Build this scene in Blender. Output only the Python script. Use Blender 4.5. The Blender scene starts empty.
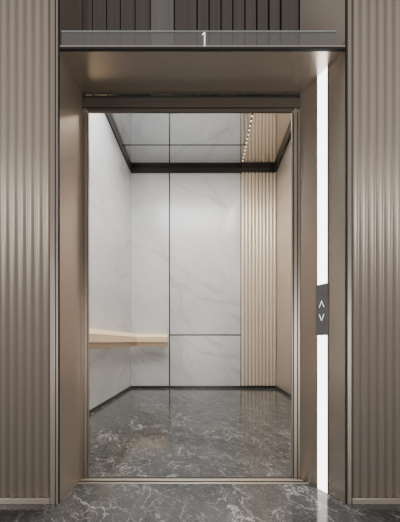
import bpy, bmesh, math, random
from mathutils import Vector
random.seed(4)
C = bpy.context.scene.collection

# ------------------------------------------------------------ helpers
def link(o, parent=None):
    C.objects.link(o)
    if parent: o.parent = parent
    return o
def tag(o, label=None, cat=None, group=None, kind=None):
    if label: o['label'] = label
    if cat: o['category'] = cat
    if group: o['group'] = group
    if kind: o['kind'] = kind
    return o
def empty(name, loc, rz, label, cat, group=None):
    o = bpy.data.objects.new(name, None); o.location = loc; o.rotation_euler = (0, 0, rz)
    o.empty_display_size = .05
    link(o); return tag(o, label, cat, group)
def mesh_obj(name, bm, mat, parent=None, bevel=0, smooth=False):
    bmesh.ops.recalc_face_normals(bm, faces=bm.faces)
    me = bpy.data.meshes.new(name); bm.to_mesh(me); bm.free()
    me.materials.append(mat)
    if smooth:
        for p in me.polygons: p.use_smooth = True
    o = bpy.data.objects.new(name, me); link(o, parent)
    if bevel:
        m = o.modifiers.new('bevel', 'BEVEL'); m.width = bevel; m.segments = 2; m.limit_method = 'ANGLE'
    return o
def add_box(bm, x0, x1, y0, y1, z0, z1, off=(0, 0, 0)):
    vs = [bm.verts.new((x - off[0], y - off[1], z - off[2])) for x in (x0, x1) for y in (y0, y1) for z in (z0, z1)]
    for f in ((0,1,3,2),(4,6,7,5),(0,4,5,1),(2,3,7,6),(0,2,6,4),(1,5,7,3)):
        bm.faces.new([vs[i] for i in f])
def add_prism(bm, pts, z0, z1, off=(0, 0, 0)):
    n = len(pts)
    a = [bm.verts.new((p[0]-off[0], p[1]-off[1], z0-off[2])) for p in pts]
    b = [bm.verts.new((p[0]-off[0], p[1]-off[1], z1-off[2])) for p in pts]
    bm.faces.new(a); bm.faces.new(b)
    for i in range(n):
        bm.faces.new((a[i], a[(i+1) % n], b[(i+1) % n], b[i]))
def boxes(name, lst, mat, parent=None, bevel=0, local=False):
    bm = bmesh.new()
    off = parent.location if (parent and not local) else (0, 0, 0)
    for b in lst: add_box(bm, *b, off=off)
    return mesh_obj(name, bm, mat, parent, bevel)
def struct(name, lst, mat, bevel=0):
    return tag(boxes(name, lst, mat, None, bevel), kind='structure')

# ------------------------------------------------------------ materials
def newmat(name):
    m = bpy.data.materials.new(name); m.use_nodes = True
    nt = m.node_tree
    return m, nt, nt.nodes['Principled BSDF']
def simple(name, col, rough=.4, metal=0, emit=None, es=0):
    m, nt, p = newmat(name)
    p.inputs['Base Color'].default_value = (*col, 1)
    p.inputs['Roughness'].default_value = rough
    p.inputs['Metallic'].default_value = metal
    if emit:
        p.inputs['Emission Color'].default_value = (*emit, 1)
        p.inputs['Emission Strength'].default_value = es
    return m
def brushed(name, col, rough=.35, metal=.85, amt=.06, scale=(420, 420, .8), rv=.012):
    m, nt, p = newmat(name); N = nt.nodes; L = nt.links
    tc = N.new('ShaderNodeTexCoord'); mp = N.new('ShaderNodeMapping'); mp.inputs['Scale'].default_value = scale
    nz = N.new('ShaderNodeTexNoise'); nz.inputs['Scale'].default_value = 1; nz.inputs['Detail'].default_value = 4
    L.new(tc.outputs['Object'], mp.inputs[0]); L.new(mp.outputs[0], nz.inputs['Vector'])
    r = N.new('ShaderNodeValToRGB')
    r.color_ramp.elements[0].position = .3; r.color_ramp.elements[1].position = .7
    r.color_ramp.elements[0].color = (*[c*(1-amt) for c in col], 1)
    r.color_ramp.elements[1].color = (*[min(1, c*(1+amt)) for c in col], 1)
    L.new(nz.outputs['Fac'], r.inputs[0]); L.new(r.outputs[0], p.inputs['Base Color'])
    mr = N.new('ShaderNodeMapRange'); mr.inputs['To Min'].default_value = max(.02, rough-rv); mr.inputs['To Max'].default_value = rough+rv
    L.new(nz.outputs['Fac'], mr.inputs['Value']); L.new(mr.outputs[0], p.inputs['Roughness'])
    p.inputs['Metallic'].default_value = metal
    return m
def marble(name, base, dark, vein, rough, vs=1.3, vw=.03, amount=.7, stretch=(1, 1, 1), rot=(0, 0, 0), layers=2, nr=.62, wr=1.0, ar=.85):
    m, nt, p = newmat(name); N = nt.nodes; L = nt.links
    tc = N.new('ShaderNodeTexCoord')
    m0 = N.new('ShaderNodeMapping'); m0.inputs['Rotation'].default_value = rot
    mp = N.new('ShaderNodeMapping'); mp.inputs['Scale'].default_value = stretch
    L.new(tc.outputs['Object'], m0.inputs[0]); L.new(m0.outputs[0], mp.inputs[0])
    cl = N.new('ShaderNodeTexNoise'); cl.inputs['Scale'].default_value = vs*1.1; cl.inputs['Detail'].default_value = 10; cl.inputs['Roughness'].default_value = .68
    L.new(mp.outputs[0], cl.inputs['Vector'])
    mix = N.new('ShaderNodeMix'); mix.data_type = 'RGBA'
    cr = N.new('ShaderNodeValToRGB'); cr.color_ramp.elements[0].position = .36; cr.color_ramp.elements[1].position = .64
    L.new(cl.outputs['Fac'], cr.inputs[0]); L.new(cr.outputs[0], mix.inputs['Factor'])
    mix.inputs['A'].default_value = (*dark, 1); mix.inputs['B'].default_value = (*base, 1)
    last = mix.outputs['Result']
    for k in range(layers):
        s, w, a = vs*(2.1**k), vw*(wr**k), amount*(ar**k)
        nz = N.new('ShaderNodeTexNoise'); nz.inputs['Scale'].default_value = s; nz.inputs['Detail'].default_value = 9
        nz.inputs['Distortion'].default_value = .5; nz.inputs['Roughness'].default_value = nr
        ad = N.new('ShaderNodeVectorMath'); ad.operation = 'ADD'; ad.inputs[1].default_value = (3.1*k+.4, 5.3*k, 1.7*k)
        L.new(mp.outputs[0], ad.inputs[0]); L.new(ad.outputs[0], nz.inputs['Vector'])
        sb = N.new('ShaderNodeMath'); sb.operation = 'SUBTRACT'; sb.inputs[1].default_value = .5
        ab = N.new('ShaderNodeMath'); ab.operation = 'ABSOLUTE'
        L.new(nz.outputs['Fac'], sb.inputs[0]); L.new(sb.outputs[0], ab.inputs[0])
        mr = N.new('ShaderNodeMapRange'); mr.inputs['From Min'].default_value = 0; mr.inputs['From Max'].default_value = w
        mr.inputs['To Min'].default_value = a; mr.inputs['To Max'].default_value = 0; mr.interpolation_type = 'SMOOTHSTEP'
        L.new(ab.outputs[0], mr.inputs['Value'])
        bk = N.new('ShaderNodeTexNoise'); bk.inputs['Scale'].default_value = s*1.5
        L.new(ad.outputs[0], bk.inputs['Vector'])
        br = N.new('ShaderNodeMapRange'); br.inputs['From Min'].default_value = .38; br.inputs['From Max'].default_value = .65
        L.new(bk.outputs['Fac'], br.inputs['Value'])
        mu = N.new('ShaderNodeMath'); mu.operation = 'MULTIPLY'
        L.new(mr.outputs[0], mu.inputs[0]); L.new(br.outputs[0], mu.inputs[1])
        mx = N.new('ShaderNodeMix'); mx.data_type = 'RGBA'
        L.new(mu.outputs[0], mx.inputs['Factor']); L.new(last, mx.inputs['A']); mx.inputs['B'].default_value = (*vein, 1)
        last = mx.outputs['Result']
    L.new(last, p.inputs['Base Color'])
    p.inputs['Roughness'].default_value = rough
    return m

M_flute = brushed('flute_bronze', (.49, .42, .355), .36, .55, .01)
M_bronze = brushed('bronze_satin', (.44, .375, .315), .29, .7, .008)
M_frame = brushed('bronze_frame', (.33, .28, .235), .3, .75, .008)
M_bronze_g = brushed('bronze_gloss', (.47, .40, .335), .25, .8, .008)
M_bronze_l = brushed('bronze_light', (.51, .44, .375), .28, .65, .02)
M_dark = simple('dark_metal', (.025, .023, .022), .35, .5)
M_black = simple('black_gap', (.01, .01, .01), .6)
M_trim = simple('black_trim', (.022, .021, .021), .3)
M_slatd = brushed('dark_gloss_slat', (.135, .117, .103), .12, .75, .15, (60, 60, .5))
M_slatl = brushed('grey_gloss_slat', (.23, .215, .205), .12, .7, .1, (60, 60, .5))
M_mirror = brushed('mirror_steel', (.50, .51, .52), .05, 1, .01)
M_white = marble('white_marble', (.59, .60, .612), (.49, .50, .513), (.30, .31, .325), .22, .8, .034, .38, stretch=(1.3, 1, .5), rot=(.6, .75, .2), layers=2, nr=.47, wr=.5)
M_floor = marble('grey_marble', (.088, .0875, .088), (.032, .032, .0325), (.42, .42, .415), .095, 1.7, .0075, .9, stretch=(1.5, .9, 1), rot=(0, 0, -.6), layers=5, nr=.56, wr=1.15, ar=.84)
M_slat = brushed('cab_slat_bronze', (.74, .65, .53), .30, .35, .02)
M_cabr = brushed('cab_right_bronze', (.62, .535, .445), .3, .55, .01)
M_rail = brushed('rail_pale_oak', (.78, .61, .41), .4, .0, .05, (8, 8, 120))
M_glow = simple('light_diffuser', (1, 1, 1), .4, 0, (1, .985, .96), 6)
M_ceil = simple('ceiling_fill_diffuser', (1, 1, 1), .4, 0, (.97, .985, 1), 17.5)
M_led = simple('led_lens', (1, 1, 1), .3, 0, (1, .88, .70), 8)
M_num = simple('white_numeral', (.9, .9, .9), .4, 0, (1, 1, 1), 1.5)
M_panelk = simple('grey_glass', (.12, .118, .115), .25)
m, nt, p = newmat('fascia_glass')
p.inputs['Base Color'].default_value = (.20, .20, .195, 1); p.inputs['Roughness'].default_value = .08
p.inputs['Alpha'].default_value = .4
M_glass = m

# ------------------------------------------------------------ dimensions
D = 1.3; H = .847; S = 190.
XL, XR, YB, ZC = -1.363, 1.307, 3.245, 4.04      # cab shell
NL = -.763                                       # niche left
RO, RI, YD = .737, .59, .233                     # right splay outer, inner; door plane
ZS = 2.384                                       # soffit height
TOP = 4.3

# ------------------------------------------------------------ setting
struct('floor', [(-3.2, 3.2, -5, .174, -.06, 0)], M_floor)
struct('floor_cab', [(XL, XR, .25, YB, -.06, 0)], M_floor)
struct('wall_hall_left', [(-3.2, -.775, .02, .24, 0, TOP)], M_black)
struct('wall_hall_right', [(.765, 3.2, .02, .24, 0, TOP)], M_black)
struct('wall_back', [(XL-.3, XR+.3, YB+.023, YB+.3, -.06, ZC)], M_black)
struct('wall_left', [(XL-.3, XL-.023, .36, YB+.02, -.06, ZC)], M_black)
struct('wall_right', [(XR, XR+.3, .36, YB+.02, -.06, ZC)], M_cabr)
struct('wall_front', [(XL-.3, -.80, .31, .36, -.06, ZC), (.63, XR+.3, .31, .36, -.06, ZC), (-.80, .63, .31, .36, 2.44, ZC)], M_bronze)
struct('ceiling', [(XL-.1, XR+.1, .31, YB+.1, ZC+.02, ZC+.08)], M_black)
yj = D/((342-145)/((ZC-H)*S)) - D
g = .010
t = empty('ceiling_mirror_panel', (-.35, 3.0, ZC), 0, 'mirror polished ceiling panel at the back of the lift car above the marble wall', 'ceiling panel')
boxes('panel', [(XL, .655, yj+g, YB, ZC, ZC+.02)], M_mirror, t)
t = empty('ceiling_mirror_panel', (-.35, 2.2, ZC), 0, 'mirror polished ceiling panel in front of the fine joint line, beside the dotted lights', 'ceiling panel')
boxes('panel', [(XL, .655, 1.95, yj-g, ZC, ZC+.02)], M_mirror, t)
t = empty('ceiling_mirror_panel', (-.35, .6, ZC), 0, 'mirror polished ceiling panel framing the added luminous fill panel near the lift entrance', 'ceiling panel')
boxes('panel', [(XL, .655, .36, .6, ZC, ZC+.02), (XL, -1.2, .6, 1.94, ZC, ZC+.02), (.45, .655, .6, 1.94, ZC, ZC+.02)], M_mirror, t)
t = empty('added_ceiling_fill', (-.375, 1.27, ZC), 0, 'large white luminous ceiling panel, unseen, added to light the lift car', 'ceiling light')
boxes('diffuser', [(-1.19, .44, .61, 1.93, ZC+.002, ZC+.018)], M_ceil, t)  # unseen glowing panel added to light the car and its left wall
t = empty('ceiling_side_panel', (.99, 1.8, ZC), 0, 'warm mirror ceiling strip between the dotted lights and the right car wall', 'ceiling panel')
boxes('panel', [(.675, XR, .36, YB, ZC, ZC+.02)], brushed('warm_mirror', (.68, .66, .63), .03, 1, .01), t)
# dotted led line
t = empty('dotted_light_line', (.665, 1.8, ZC), 0, 'line of small warm ceiling lights beside the warm ceiling strip', 'ceiling light')
boxes('channel', [(.656, .674, .4, YB-.03, ZC-.002, ZC+.0195)], M_dark, t)
led_me = None
for i in range(33):
    y = .55 + i*.078
    if led_me is None:
        bm = bmesh.new()
        bmesh.ops.create_uvsphere(bm, u_segments=10, v_segments=6, radius=.006)
        for v in bm.verts: v.co.z *= .4; v.co.y *= 1.8
        o = mesh_obj('lamp', bm, M_led, t); led_me = o
    else:
        o = led_me.copy(); link(o, t)
    o.location = (0, y-1.8, -.004)
# perimeter black trims
struct('trim_1', [(XL+.014, XR-.014, YB-.025, YB-.001, ZC-.09, ZC-.001)], M_trim)
struct('trim_2', [(XL, XL+.022, .37, YB-.03, ZC-.09, ZC-.001)], M_trim)
struct('trim_3', [(XR-.045, XR, .37, YB-.03, ZC-.09, ZC-.001)], M_trim)
struct('baseboard_back', [(XL+.014, XR-.014, YB-.014, YB-.001, 0, .042)], M_trim)
struct('baseboard_left', [(XL, XL+.012, .37, YB-.02, 0, .042)], M_trim)
struct('baseboard_right', [(XR-.012, XR, .37, YB-.02, 0, .042)], M_trim)

# ------------------------------------------------------------ marble slabs in the car
def pxX(x, k=.286): return (x-205)/(S*k)
def pxZ(y, k=.286): return H-(y-342)/(S*k)
xs, xe = pxX(169.5), pxX(241)
zs = pxZ(335)
def slab(lab, b):
    t = empty('marble_panel', ((b[0]+b[1])/2, (b[2]+b[3])/2, b[4]), 0, lab, 'wall panel')
    o = boxes('slab', [b], M_white, t, .002)
g = .011
slab('tall narrow white marble slab on the back wall left of the vertical joint', (XL, xs-g, YB, YB+.02, .0, ZC))
slab('large white marble slab on the back wall above the horizontal joint', (xs+g, xe-g, YB, YB+.02, zs+g, ZC))
slab('low white marble slab on the back wall below the horizontal joint', (xs+g, xe-g, YB, YB+.02, .0, zs-g))
slab('full height white marble side wall slab behind the long handrail', (XL-.02, XL, .36, YB, .0, ZC))
# fluted panels
def flutes(x0, x1, yf, depth, pitch, z0, z1, off, sharp=1.0, n=12):
    bm = bmesh.new(); cnt = max(1, round((x1-x0)/pitch)); pr = []
    for i in range(cnt*n+1):
        u = i/n; ph = u-math.floor(u)
        d = (0.5+.5*math.cos(2*math.pi*ph))**sharp
        pr.append((x0+(x1-x0)*i/(cnt*n), yf+depth*d))
    pts = pr+[(x1, yf+depth+.008), (x0, yf+depth+.008)]
    a = [bm.verts.new((x-off[0], y-off[1], z0-off[2])) for x, y in pts]
    b = [bm.verts.new((x-off[0], y-off[1], z1-off[2])) for x, y in pts]
    N = len(pts)
    for i in range(N):
        f = bm.faces.new((a[i], a[(i+1) % N], b[(i+1) % N], b[i]))
        if i < len(pr)-1: f.smooth = True
    bm.faces.new(a); bm.faces.new(b)
    return bm
t = empty('slatted_panel', ((xe+XR)/2, YB, 0), 0, 'pale champagne vertically slatted panel in the back right corner of the car', 'wall panel')
bm = bmesh.new(); nsl = 10; pit = (XR-xe)/nsl
for i in range(nsl):
    xa = xe+(i+.12)*pit; xb = xe+(i+.88)*pit; r_ = (xb-xa)/2
    pts = []
    for j in range(13):
        a_ = math.pi*j/12
        pts.append(((xa+xb)/2-r_*math.cos(a_), YB-.016-.026*math.sin(a_)))
    pts += [(xb, YB-.003), (xa, YB-.003)]
    add_prism(bm, pts, .05, ZC-.1, t.location)
mesh_obj('slats', bm, M_slat, t)
boxes('backing', [(xe, XR, YB-.0029, YB+.016, .05, ZC-.1)], brushed('slat_backing', (.42, .34, .26), .5, .3, .03), t)

# ------------------------------------------------------------ handrail
t = empty('handrail', (XL+.1, 2.0, .76), 0, 'glowing pale oak L-shaped handrail running along the left marble wall and round the corner', 'handrail')
a0, a1 = XL+.10, XL+.17
b0, b1 = YB-.21, YB-.14
xend = -.66
z0, z1 = .77, .995
def corner(inset):
    # inner corner softly rounded
    r = .07; cx, cy = a1-inset+r, b0+inset-r
    return [(cx-r*math.cos(q), cy+r*math.sin(q)) for q in [math.pi/2*j/6 for j in range(7)]]
bm = bmesh.new()
add_prism(bm, [(a0, .62), (a1, .62)]+corner(0)+[(xend, b0), (xend, b1), (a0, b1)], z0+.07, z1, t.location)
mesh_obj('rail', bm, M_rail, t, .006)
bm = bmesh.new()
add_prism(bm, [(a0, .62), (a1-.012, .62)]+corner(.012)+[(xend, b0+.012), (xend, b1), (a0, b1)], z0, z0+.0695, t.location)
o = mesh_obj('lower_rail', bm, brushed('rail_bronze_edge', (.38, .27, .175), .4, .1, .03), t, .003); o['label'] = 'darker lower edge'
for y in (.9, 1.7, 2.5):
    boxes('bracket', [(XL, a0, y-.02, y+.02, .86, .90)], M_bronze_l, t, .002)
for x in (-1.05, -.8):
    boxes('bracket', [(x-.02, x+.02, b1, YB, .86, .90)], M_bronze_l, t, .002)
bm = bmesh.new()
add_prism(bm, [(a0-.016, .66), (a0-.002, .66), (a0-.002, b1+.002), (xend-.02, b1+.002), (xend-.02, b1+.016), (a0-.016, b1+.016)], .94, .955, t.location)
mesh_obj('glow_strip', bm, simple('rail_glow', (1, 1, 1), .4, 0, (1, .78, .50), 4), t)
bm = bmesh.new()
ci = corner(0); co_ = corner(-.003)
add_prism(bm, [(a1, .62), (a1+.003, .62)]+co_+[(xend, b0-.003), (xend, b0)]+ci[::-1], .935, .985, t.location)  # emissive band painted on to brighten the shaded rail front, not a lamp
o = mesh_obj('painted_highlight_band', bm, simple('rail_painted_highlight', (.95, .78, .55), .4, 0, (1, .78, .48), .55), t); o['label'] = 'bright top band of light painted on the shaded front face'

# ------------------------------------------------------------ door frame, doors, sill
t = empty('door_frame', (-.09, .25, 0), 0, 'dark bronze lift door frame with fine black grooves around the opening', 'door frame')
xo, xi = NL+.0005, -.727; xi2, xo2 = .541, .592
zt, zb = ZS, 2.281
fr = t
boxes('post', [(xo, xo+.008, YD, .27, 0, zb+.018), (xo+.013, xi-.008, YD, .25, 0, zb+.018), (xi-.004, xi, YD+.004, .255, 0, zb)], M_frame, fr, .001)
boxes('groove', [(xo+.008, xo+.013, YD+.008, .25, 0, zb), (xi-.008, xi-.004, YD+.010, .25, 0, zb)], M_black, fr)
boxes('post', [(xi2, xi2+.005, YD+.004, .255, 0, zb), (xi2+.011, xo2-.020, YD, .25, 0, zb+.018), (xo2-.014, xo2+.01, YD+.002, .25, 0, zb+.018)], M_frame, fr, .001)
boxes('groove', [(xi2+.005, xi2+.011, YD+.010, .25, 0, zb), (xo2-.020, xo2-.014, YD+.010, .25, 0, zb)], M_black, fr)
M_head = brushed('header_bronze', (.145, .125, .105), .28, .75, .02)
boxes('header', [(xi-.004, xi2+.005, YD+.002, .25, zb, zb+.018), (xo, xo2+.01, YD+.001, .25, zb+.026, zb+.084)], M_head, fr, .001)
boxes('groove', [(xo, xo2+.01, YD+.009, .2505, zb+.084, zt), (xo, xo2+.01, YD+.009, .2505, zb+.018, zb+.026)], M_black, fr)
tag(boxes('door_1', [(-1.40, -.755, .274, .300, .004, 2.36)], M_bronze_l, None, .002), kind='structure')
tag(boxes('door_2', [(.572, 1.25, .274, .300, .004, 2.36)], M_bronze_l, None, .002), kind='structure')
t = empty('door_sill', (-.09, .21, 0), 0, 'grooved bronze metal sill across the lift entrance floor', 'door sill')
boxes('plate', [(NL+.001, RI+.03, .178, .186, -.02, .003), (NL+.001, RI+.01, .208, .2285, -.02, .003)], M_bronze_l, t, .001)
boxes('groove', [(NL+.001, RI+.02, .186, .208, -.02, -.003)], M_dark, t)
boxes('base', [(NL+.001, RI+.02, .176, .25, -.05, -.02), (NL+.001, RI, .2285, .25, -.02, 0)], M_dark, t)

# ------------------------------------------------------------ niche jambs
t = empty('door_jamb', (NL, .11, 0), 0, 'flat satin bronze jamb on the left side of the entrance recess', 'door jamb')
boxes('panel', [(NL-.012, NL, .0, YD, 0, TOP)], M_bronze, t)
jamb = empty('door_jamb', (RO, 0, 0), 0, 'splayed satin bronze jamb that carries the tall light strip', 'door jamb')
bm = bmesh.new()
add_prism(bm, [(RO, 0), (RI, YD), (.762, YD), (.762, .021), (RO+.001, .021)], 0, TOP, jamb.location)
mesh_obj('panel', bm, brushed('bronze_splay', (.47, .40, .335), .24, .8, .008), jamb)
ang = math.atan2(YD, RI-RO)
Lj = math.hypot(YD, RI-RO)
ls = empty('light_strip', (RO, 0, 0), ang, 'tall glowing white vertical light strip beside the lift entrance', 'light')
u0, u1 = .345*Lj, .565*Lj
zc0, zc1 = .885, 1.175
boxes('diffuser', [(u0, u1, .0005, .003, .002, ZS-.001)], M_glow, ls, local=True)
boxes('frame', [(u0-.003, u0, .0005, .005, .001, ZS-.001), (u1, u1+.003, .0005, .005, .001, ZS-.001)], M_dark, ls, local=True)
cp = empty('call_panel', (RO, 0, zc0), ang, 'dark grey glass lift call panel with up and down arrows set in the light strip', 'call panel')
bm = bmesh.new(); add_box(bm, u0-.004, u1+.006, .0055, .011, 0, zc1-zc0)
mesh_obj('plate', bm, M_panelk, cp, .001)
def chevron(zc, up):
    bm = bmesh.new(); s = 1 if up else -1; um = (u0+u1)/2; w = .016; h = .032; th = .004
    pts = [(-w, -h*.6), (0, h*.6), (w, -h*.6), (w-.0034, -h*.6), (0, h*.6-th*1.7), (-w+.0034, -h*.6)]
    quads = [(0, 1, 4, 5), (1, 2, 3, 4)]
    a = [bm.verts.new((um+x, .0111, zc+s*z)) for x, z in pts]
    b = [bm.verts.new((um+x, .0116, zc+s*z)) for x, z in pts]
    for q in quads:
        bm.faces.new([a[i] for i in q]); bm.faces.new([b[i] for i in q])
    for i in range(6): bm.faces.new((a[i], a[(i+1) % 6], b[(i+1) % 6], b[i]))
    return bm
o = mesh_obj('arrow_button', chevron(1.063-zc0, True), M_num, cp); o['label'] = 'white up arrow'
o = mesh_obj('arrow_button', chevron(.985-zc0, False), M_num, cp); o['label'] = 'white down arrow'

# ------------------------------------------------------------ canopy with number
t = empty('entrance_canopy', (0, .1, ZS), 0, 'bronze canopy over the lift entrance with glass fascia and white number 1', 'canopy')
def sx(y): return RO+(RI-RO)*y/YD
bm = bmesh.new()
add_prism(bm, [(NL+.0005, .006), (sx(.006)-.001, .006), (RI-.001, YD-.001), (NL+.0005, YD-.001)], ZS, ZS+.018, t.location)
mesh_obj('soffit', bm, M_bronze_g, t)
boxes('edge_trim', [(NL+.001, RO-.001, -.006, .006, ZS-.001, ZS+.010)], M_black, t)
o = boxes('edge_trim', [(NL+.001, RO-.001, -.005, .006, ZS+.010, ZS+.019)], M_bronze_l, t); o['label'] = 'pale bronze edge'
gl = boxes('glass_fascia', [(-.755, .69, -.004, .004, ZS+.0195, pxZ(32.5, 1))], M_glass, t, .001)
zz = pxZ(47.2, 1); zt2 = pxZ(33.8, 1)
bm = bmesh.new(); xc = pxX(205, 1)
P = [(xc-.0045, zz), (xc+.0005, zz), (xc+.0005, zt2), (xc-.003, zt2), (xc-.015, zt2-.011), (xc-.015, zt2-.015), (xc-.0045, zt2-.0065)]
a = [bm.verts.new((x-t.location[0], -.0075-t.location[1], z-t.location[2])) for x, z in P]
b = [bm.verts.new((x-t.location[0], -.0055-t.location[1], z-t.location[2])) for x, z in P]
for q in ((0, 1, 2, 3, 6), (3, 4, 5, 6)):
    bm.faces.new([a[i] for i in q]); bm.faces.new([b[i] for i in q])
for i in range(7): bm.faces.new((a[i], a[(i+1) % 7], b[(i+1) % 7], b[i]))
mesh_obj('numeral', bm, M_num, t)
boxes('glass_edge', [(-.755, .69, -.0045, .0045, pxZ(32.5, 1)+.0002, pxZ(32.5, 1)+.004)], simple('glass_edge', (.42, .44, .435), .2), t)

# ------------------------------------------------------------ transom slats above canopy
t = empty('transom_panel', (-.09, .25, ZS+.02), 0, 'dark glossy vertical slatted panel in the recess above the canopy', 'wall panel')
edges = [80, 92, 106, 120, 135, 150, 174, 197, 209, 221, 233, 245, 257, 269, 281, 300]
bmd, bml = bmesh.new(), bmesh.new()
for i in range(len(edges)-1):
    x0, x1 = pxX(edges[i], .848)+.004, pxX(edges[i+1], .848)-.004
    x0 = max(x0, NL+.001)
    tilt = random.uniform(-.008, .008)
    pts = [(x0, YD+.006+tilt), (x1, YD+.006-tilt), (x1, YD+.03), (x0, YD+.03)]
    add_prism(bml if edges[i] in (150,) else bmd, pts, ZS+.02, TOP, t.location)
mesh_obj('slats', bmd, M_slatd, t, .0015)
mesh_obj('slats', bml, M_slatl, t, .0015)
boxes('backing', [(NL, .6, YD+.031, YD+.045, ZS+.02, TOP)], M_black, t)

# ------------------------------------------------------------ hall cladding
def clad(side, x0, x1, lab):
    t = empty('fluted_panel', ((x0+x1)/2, 0, .03), 0, lab, 'wall panel')
    mesh_obj('flutes', flutes(x0, x1, -.007, .0185, .0445, .032, TOP, t.location, 2.2, 16), M_flute, t)
clad(-1, -3.2, -.812, 'tall fluted bronze wall cladding left of the lift entrance')
clad(1, .770, 3.2, 'tall fluted bronze wall cladding right of the lift entrance beside the light strip')
tag(boxes('baseboard_hall_left', [(-3.2, -.812, -.012, .019, 0, .03)], M_bronze_l, None, .002), kind='structure')
tag(boxes('baseboard_hall_right', [(.770, 3.2, -.012, .019, 0, .03)], M_bronze_l, None, .002), kind='structure')
t = empty('edge_profile', (-.787, 0, 0), 0, 'slim upright bronze edge profile between left fluted cladding and entrance', 'trim')
boxes('profile', [(-.808, -.784, -.012, .019, 0, TOP), (-.778, -.768, -.012, .019, 0, TOP)], M_bronze, t, .001)
boxes('groove', [(-.784, -.778, -.002, .019, 0, TOP), (-.768, NL-.0005, -.008, -.0005, 0, TOP), (-.812, -.808, 0, .019, 0, TOP)], M_black, t)
t = empty('edge_profile', (.752, 0, 0), 0, 'slim upright bronze edge profile between light strip jamb and right fluted cladding', 'trim')
boxes('profile', [(RO+.008, .764, -.012, .0, 0, TOP)], M_bronze, t, .001)
boxes('groove', [(RO+.0, RO+.008, -.008, -.0005, 0, TOP), (.764, .770, -.001, .019, 0, TOP)], M_black, t)

# ------------------------------------------------------------ light and camera
def area(name, loc, rot, sx_, sy_, e, col=(1, 1, 1)):
    l = bpy.data.lights.new(name, 'AREA'); l.shape = 'RECTANGLE'; l.size = sx_; l.size_y = sy_; l.energy = e; l.color = col
    o = bpy.data.objects.new(name, l); o.location = loc; o.rotation_euler = rot; C.objects.link(o)
    tag(o, kind='structure')
area('hall_fill_front', (.6, -4.2, .9), (math.radians(90), 0, math.radians(8)), 4.5, 1.7, 120, (1, .975, .95))  # unseen fill added behind the camera to lift the dark lower panels
area('hall_fill_left', (-3.0, -1.8, 1.2), (math.radians(90), 0, math.radians(-60)), 1.4, 2.3, 26, (1, .975, .95))  # unseen side fill added to vary the shading across the metal
area('cove_lamp', (.665, 1.3, ZC-.012), (0, math.radians(12), 0), .02, 1.4, 34, (1, .84, .63))
w = bpy.data.worlds.new('hall_ambient'); bpy.context.scene.world = w; w.use_nodes = True
N = w.node_tree.nodes; L = w.node_tree.links; bg = N['Background']
tc = N.new('ShaderNodeTexCoord'); sp = N.new('ShaderNodeSeparateXYZ'); r = N.new('ShaderNodeValToRGB')
mr = N.new('ShaderNodeMapRange'); mr.inputs['From Min'].default_value = -1
L.new(tc.outputs['Generated'], sp.inputs[0]); L.new(sp.outputs['Z'], mr.inputs['Value']); L.new(mr.outputs[0], r.inputs[0]); L.new(r.outputs[0], bg.inputs[0])
r.color_ramp.elements[0].color = (.49, .475, .46, 1); r.color_ramp.elements[0].position = .4
r.color_ramp.elements[1].color = (.50, .485, .47, 1); r.color_ramp.elements[1].position = .6
bg.inputs[1].default_value = .88
cam = bpy.data.cameras.new('camera'); co = bpy.data.objects.new('camera', cam); C.objects.link(co)
co.location = (0, -D, H); co.rotation_euler = (math.radians(90), 0, 0)
cam.sensor_fit = 'HORIZONTAL'; cam.sensor_width = 36; cam.lens = S*D/400*36
cam.shift_x = -5/400; cam.shift_y = 81/400; cam.clip_start = .02
bpy.context.scene.camera = co
